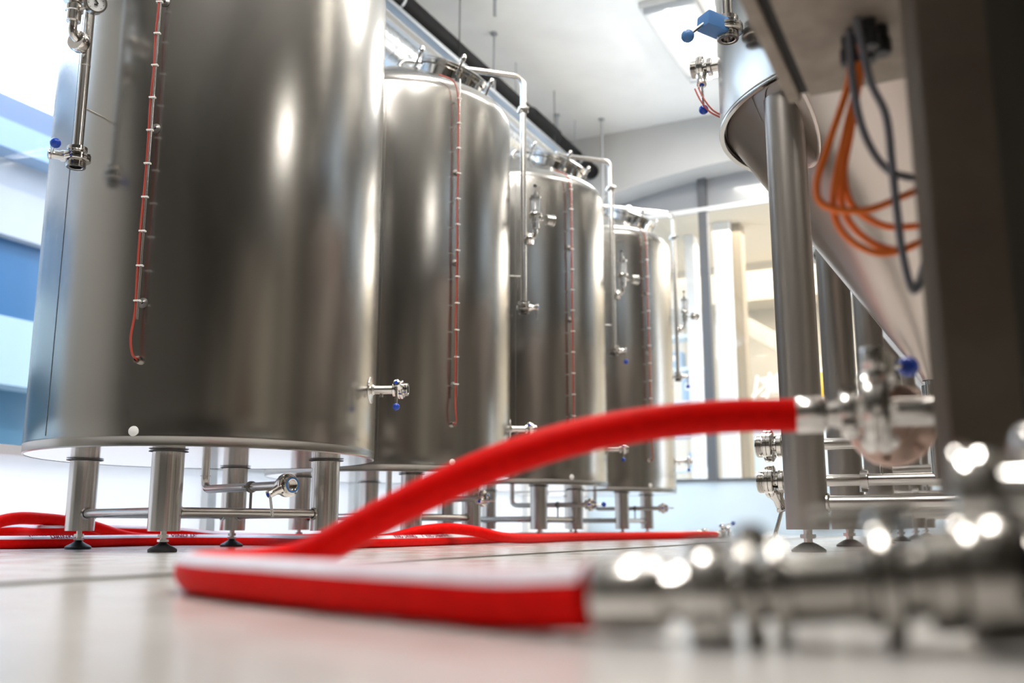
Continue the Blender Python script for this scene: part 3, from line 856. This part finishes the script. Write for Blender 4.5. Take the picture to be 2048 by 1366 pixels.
# ---- ceiling services
T = thing('ceiling_pipe', P(0, 0, 0), 0, 'black insulated pipe running along under the ceiling', 'pipe')
b = MB()
b.cyl(P(-3.8, -3.40, 3.66), P(UF - .36, -3.40, 3.66), .078, seg=28)
b.lathe([(.080, 0), (.093, .02), (.093, .55), (.080, .57)], place(P(7.3, -3.40, 3.66), U), 28, False, False)
b.build('pipe_run', BLACKPIPE, T)
for u in (1.5, 3.4, 5.15, 7.05, 8.4):
    b = MB()
    b.lathe([(.0795, -.012), (.083, -.012), (.083, .012), (.0795, .012)], place(P(u, -3.40, 3.66), U), 28, False, False)
    b.cyl(P(u, -3.40, 3.74), P(u, -3.40, ZC), .005, seg=8)
    b.build('pipe_hanger', ROD, T)
T = thing('ventilation_duct', P(0, 0, 0), 0, 'shiny spiral duct below the black ceiling pipe', 'duct')
b = MB()
b.cyl(P(-3.8, -3.32, 3.17), P(UF - .4, -3.32, 3.17), .125, seg=36)
k = -3.6
while k < UF - .5:
    b.lathe([(.125, -.004), (.1285, 0), (.125, .004)], place(P(k, -3.32, 3.17), U + VV * .1), 36, False, False)
    k += .16
b.build('duct_run', DUCT, T)
for u in (4.0, 5.9, 7.7):
    b = MB()
    b.lathe([(.129, -.01), (.134, -.01), (.134, .01), (.129, .01)], place(P(u, -3.32, 3.17), U), 32, False, False)
    b.cyl(P(u, -3.32, 3.30), P(u, -3.32, ZC), .004, seg=8)
    b.build('duct_hanger', RUBBER, T)
T = thing('air_unit', P(0, 0, 0), 0, 'long white air unit with dark grille between pipe and duct', 'air unit')
rbx(2.0, 8.3, -3.52, -3.34, 3.40, 3.47, .004).build('unit_case', UNIT, T)
rbx(2.0, 8.3, -3.31, -3.24, 3.43, 3.46, .003).build('cable_tray', ROD, T)
for u in (4.2, 6.0):
    g = rbx(u, u + .55, -3.49, -3.37, 3.392, 3.401).build('grille', BLACKG, T)
    b = MB()
    for k in range(12): rb(b, u + .03 + k * .045, u + .04 + k * .045, -3.49, -3.37, 3.388, 3.394)
    b.build('grille_slat', UNIT, g)
for n, (x, yy, z, lb) in enumerate(((-.147, 7.306, 3.31, 'thin threaded rod hanging left of the ceiling middle, above the second tank'), (.887, 9.0, 3.2, 'thin threaded rod hanging beside the third tank cleaning pipe'), (-.129, 6.70, 3.86, 'short dark rod stub at the top edge of the ceiling'), (.44, 8.90, 3.72, 'short rod by the far end of the black pipe'))):
    b = MB()
    b.cyl((x, yy, z), (x, yy, ZC), .009 if n < 2 else .013, seg=10)
    b.lathe([(.03, 0), (.03, .012)], Mx.Translation((x, yy, ZC - .014)), 14)
    tag(b.build('hanger_rod', ROD), lb, 'rod', 'ceiling hanger rods')
def area(name, loc, dirn, sx, sy, e, col=(1, 1, 1), portal=False):
    l = bpy.data.lights.new(name, 'AREA'); l.shape = 'RECTANGLE'; l.size = sx; l.size_y = sy; l.energy = e; l.color = col
    o = bpy.data.objects.new(name, l); COL.objects.link(o)
    o.location = loc; o.rotation_euler = V(dirn).to_track_quat('-Z', 'Y').to_euler()
    if portal: l.cycles.is_portal = True
    return o
def lamp(u, v, label, L=1.25, zc=4.05, en=42):
    T = thing('ceiling_light', P(u, v, zc), -YAW, label, 'light', 'fluorescent ceiling lights')
    MB().box((-.12, 0, -.03), (.42, L + .1, .05), Mx(), .006).build('light_tray', mat('tray', (.60, .60, .59), .7), T)
    MB().cyl((-.12, -L / 2, -.085), (-.12, L / 2, -.085), .026, seg=16).build('light_tube', TUBE, T)
    area('lamp_glow', P(u, v, zc - .13), (0, 0, -1), .14, L, en, (1, .96, .90)).rotation_euler = (0, 0, -YAW)
    for s in (-1, 1):
        MB().box((-.10, s * (L / 2 + .02), -.075), (.40, .03, .05), Mx(), .006).build('end_cap', ROD, T)
area('ceiling_uplight', P(5.2, -.75, 2.3), (0, 0, 1), 1.4, 5.0, 38, (1, .99, .97))  # added area light without a fitting, brightens the ceiling
q = V((1.45, 7.35, 0))
lamp(q.dot(U), q.dot(VV) + .13, 'lit fluorescent light on the ceiling behind the blue-handled valves')
lamp(3.4, -1.5, 'fluorescent light above the steel tanks')  # unseen fixture, added for more light on floor and ceiling
lamp(5.2, .2, 'fluorescent light above the fermenters')  # unseen fixture, added to lift the indoor light
lamp(.5, -.95, 'fluorescent light directly above the front hose', 1.25, 4.05, 60)
lamp(1.9, .2, 'fluorescent light above the aisle, behind the camera')  # another unseen fixture added to brighten the interior
lamp(1.85, 2.1, 'short fluorescent light under the low soffit of the machine side', .55, 3.02, 6)

# ---- outside left: ground and the neighbouring building
EXW = mat('render_wall', (.50, .46, .455), .8); EXB = mat('blue_shutter', (.035, .12, .24), .35); EXL = mat('lavender_beam', (.30, .37, .47), .7); EXG = mat('outdoor_paving', (.52, .56, .60), .8)
rbx(-8, 20, -20, VL - .2, -.10, -.01).build('ground', EXG, kind='structure', flat=True)
B = thing('neighbour_building', P(0, 0, 0), 0, 'pale building with blue windows seen through the left glazing', 'building')
vb = -8.0
rbx(-2, 16, vb - 4, vb, 2.74, 3.46).build('facade_band', EXW, B, flat=True)
rbx(-2, 16, vb - 4, vb + .25, 3.46, 3.72).build('eave_beam', EXL, B, flat=True)
rbx(-2, 16, vb - 4, vb + .1, 3.72, 4.02).build('roof_edge', mat('lavender_dark', (.17, .20, .28), .7), B, flat=True)
rbx(-2, 16, vb - 4, vb + .35, 1.30, 1.90).build('ledge', mat('pale_ledge', (.42, .48, .50), .8), B, flat=True)
rbx(-2, 16, vb - 4, vb + .02, 0, 1.30).build('plinth', mat('teal_plinth', (.08, .17, .23), .5), B, flat=True)
rbx(-2, 16, vb - 4, vb - .12, 1.90, 2.74).build('window_band', EXB, B, flat=True)
k = -1.6
while k < 15:
    rbx(k - .05, k + .05, vb - .12, vb, 1.9, 2.74).build('mullion', TRIMW, B, flat=True)
    rbx(k + .12, k + .22, vb - .12, vb, 1.9, 2.74).build('mullion', TRIMW, B, flat=True)
    k += 1.35

# ------------------------------------------------------------------ light
W = bpy.data.worlds.new('sky'); SC.world = W; W.use_nodes = True
bg = W.node_tree.nodes['Background']
bg.inputs[0].default_value = (.86, .93, 1, 1); bg.inputs[1].default_value = 4.0
s = bpy.data.lights.new('sun', 'SUN'); s.energy = 1.5; s.angle = R(1); s.color = (1, .96, .9)
so = bpy.data.objects.new('sun', s); COL.objects.link(so)
so.rotation_euler = (-VV * .8 + U * .15 - V((0, 0, .85))).to_track_quat('-Z', 'Y').to_euler()
area('porch_light', P(UF + 2.6, -.8, 3.4), (0, 0, -1), 4.5, 5.5, 320, (1, .93, .82))  # added area light with no lamp body, to overexpose the porch

# ------------------------------------------------------------------ camera
cam = bpy.data.cameras.new('camera'); co = bpy.data.objects.new('camera', cam); COL.objects.link(co)
cam.sensor_width = 36; cam.lens = 1935 / 2048 * 36
cam.clip_start = .02
co.location = (0, 0, .072)
co.rotation_euler = (PI / 2 + math.atan((1055 - 683) / 1935), 0, 0)
cam.dof.use_dof = True; cam.dof.focus_distance = 3.05; cam.dof.aperture_fstop = 2.0
SC.camera = co
SC.view_settings.view_transform = 'Standard'
SC.view_settings.look = 'None'
SC.view_settings.exposure = .33
SC.cycles.use_denoising = True
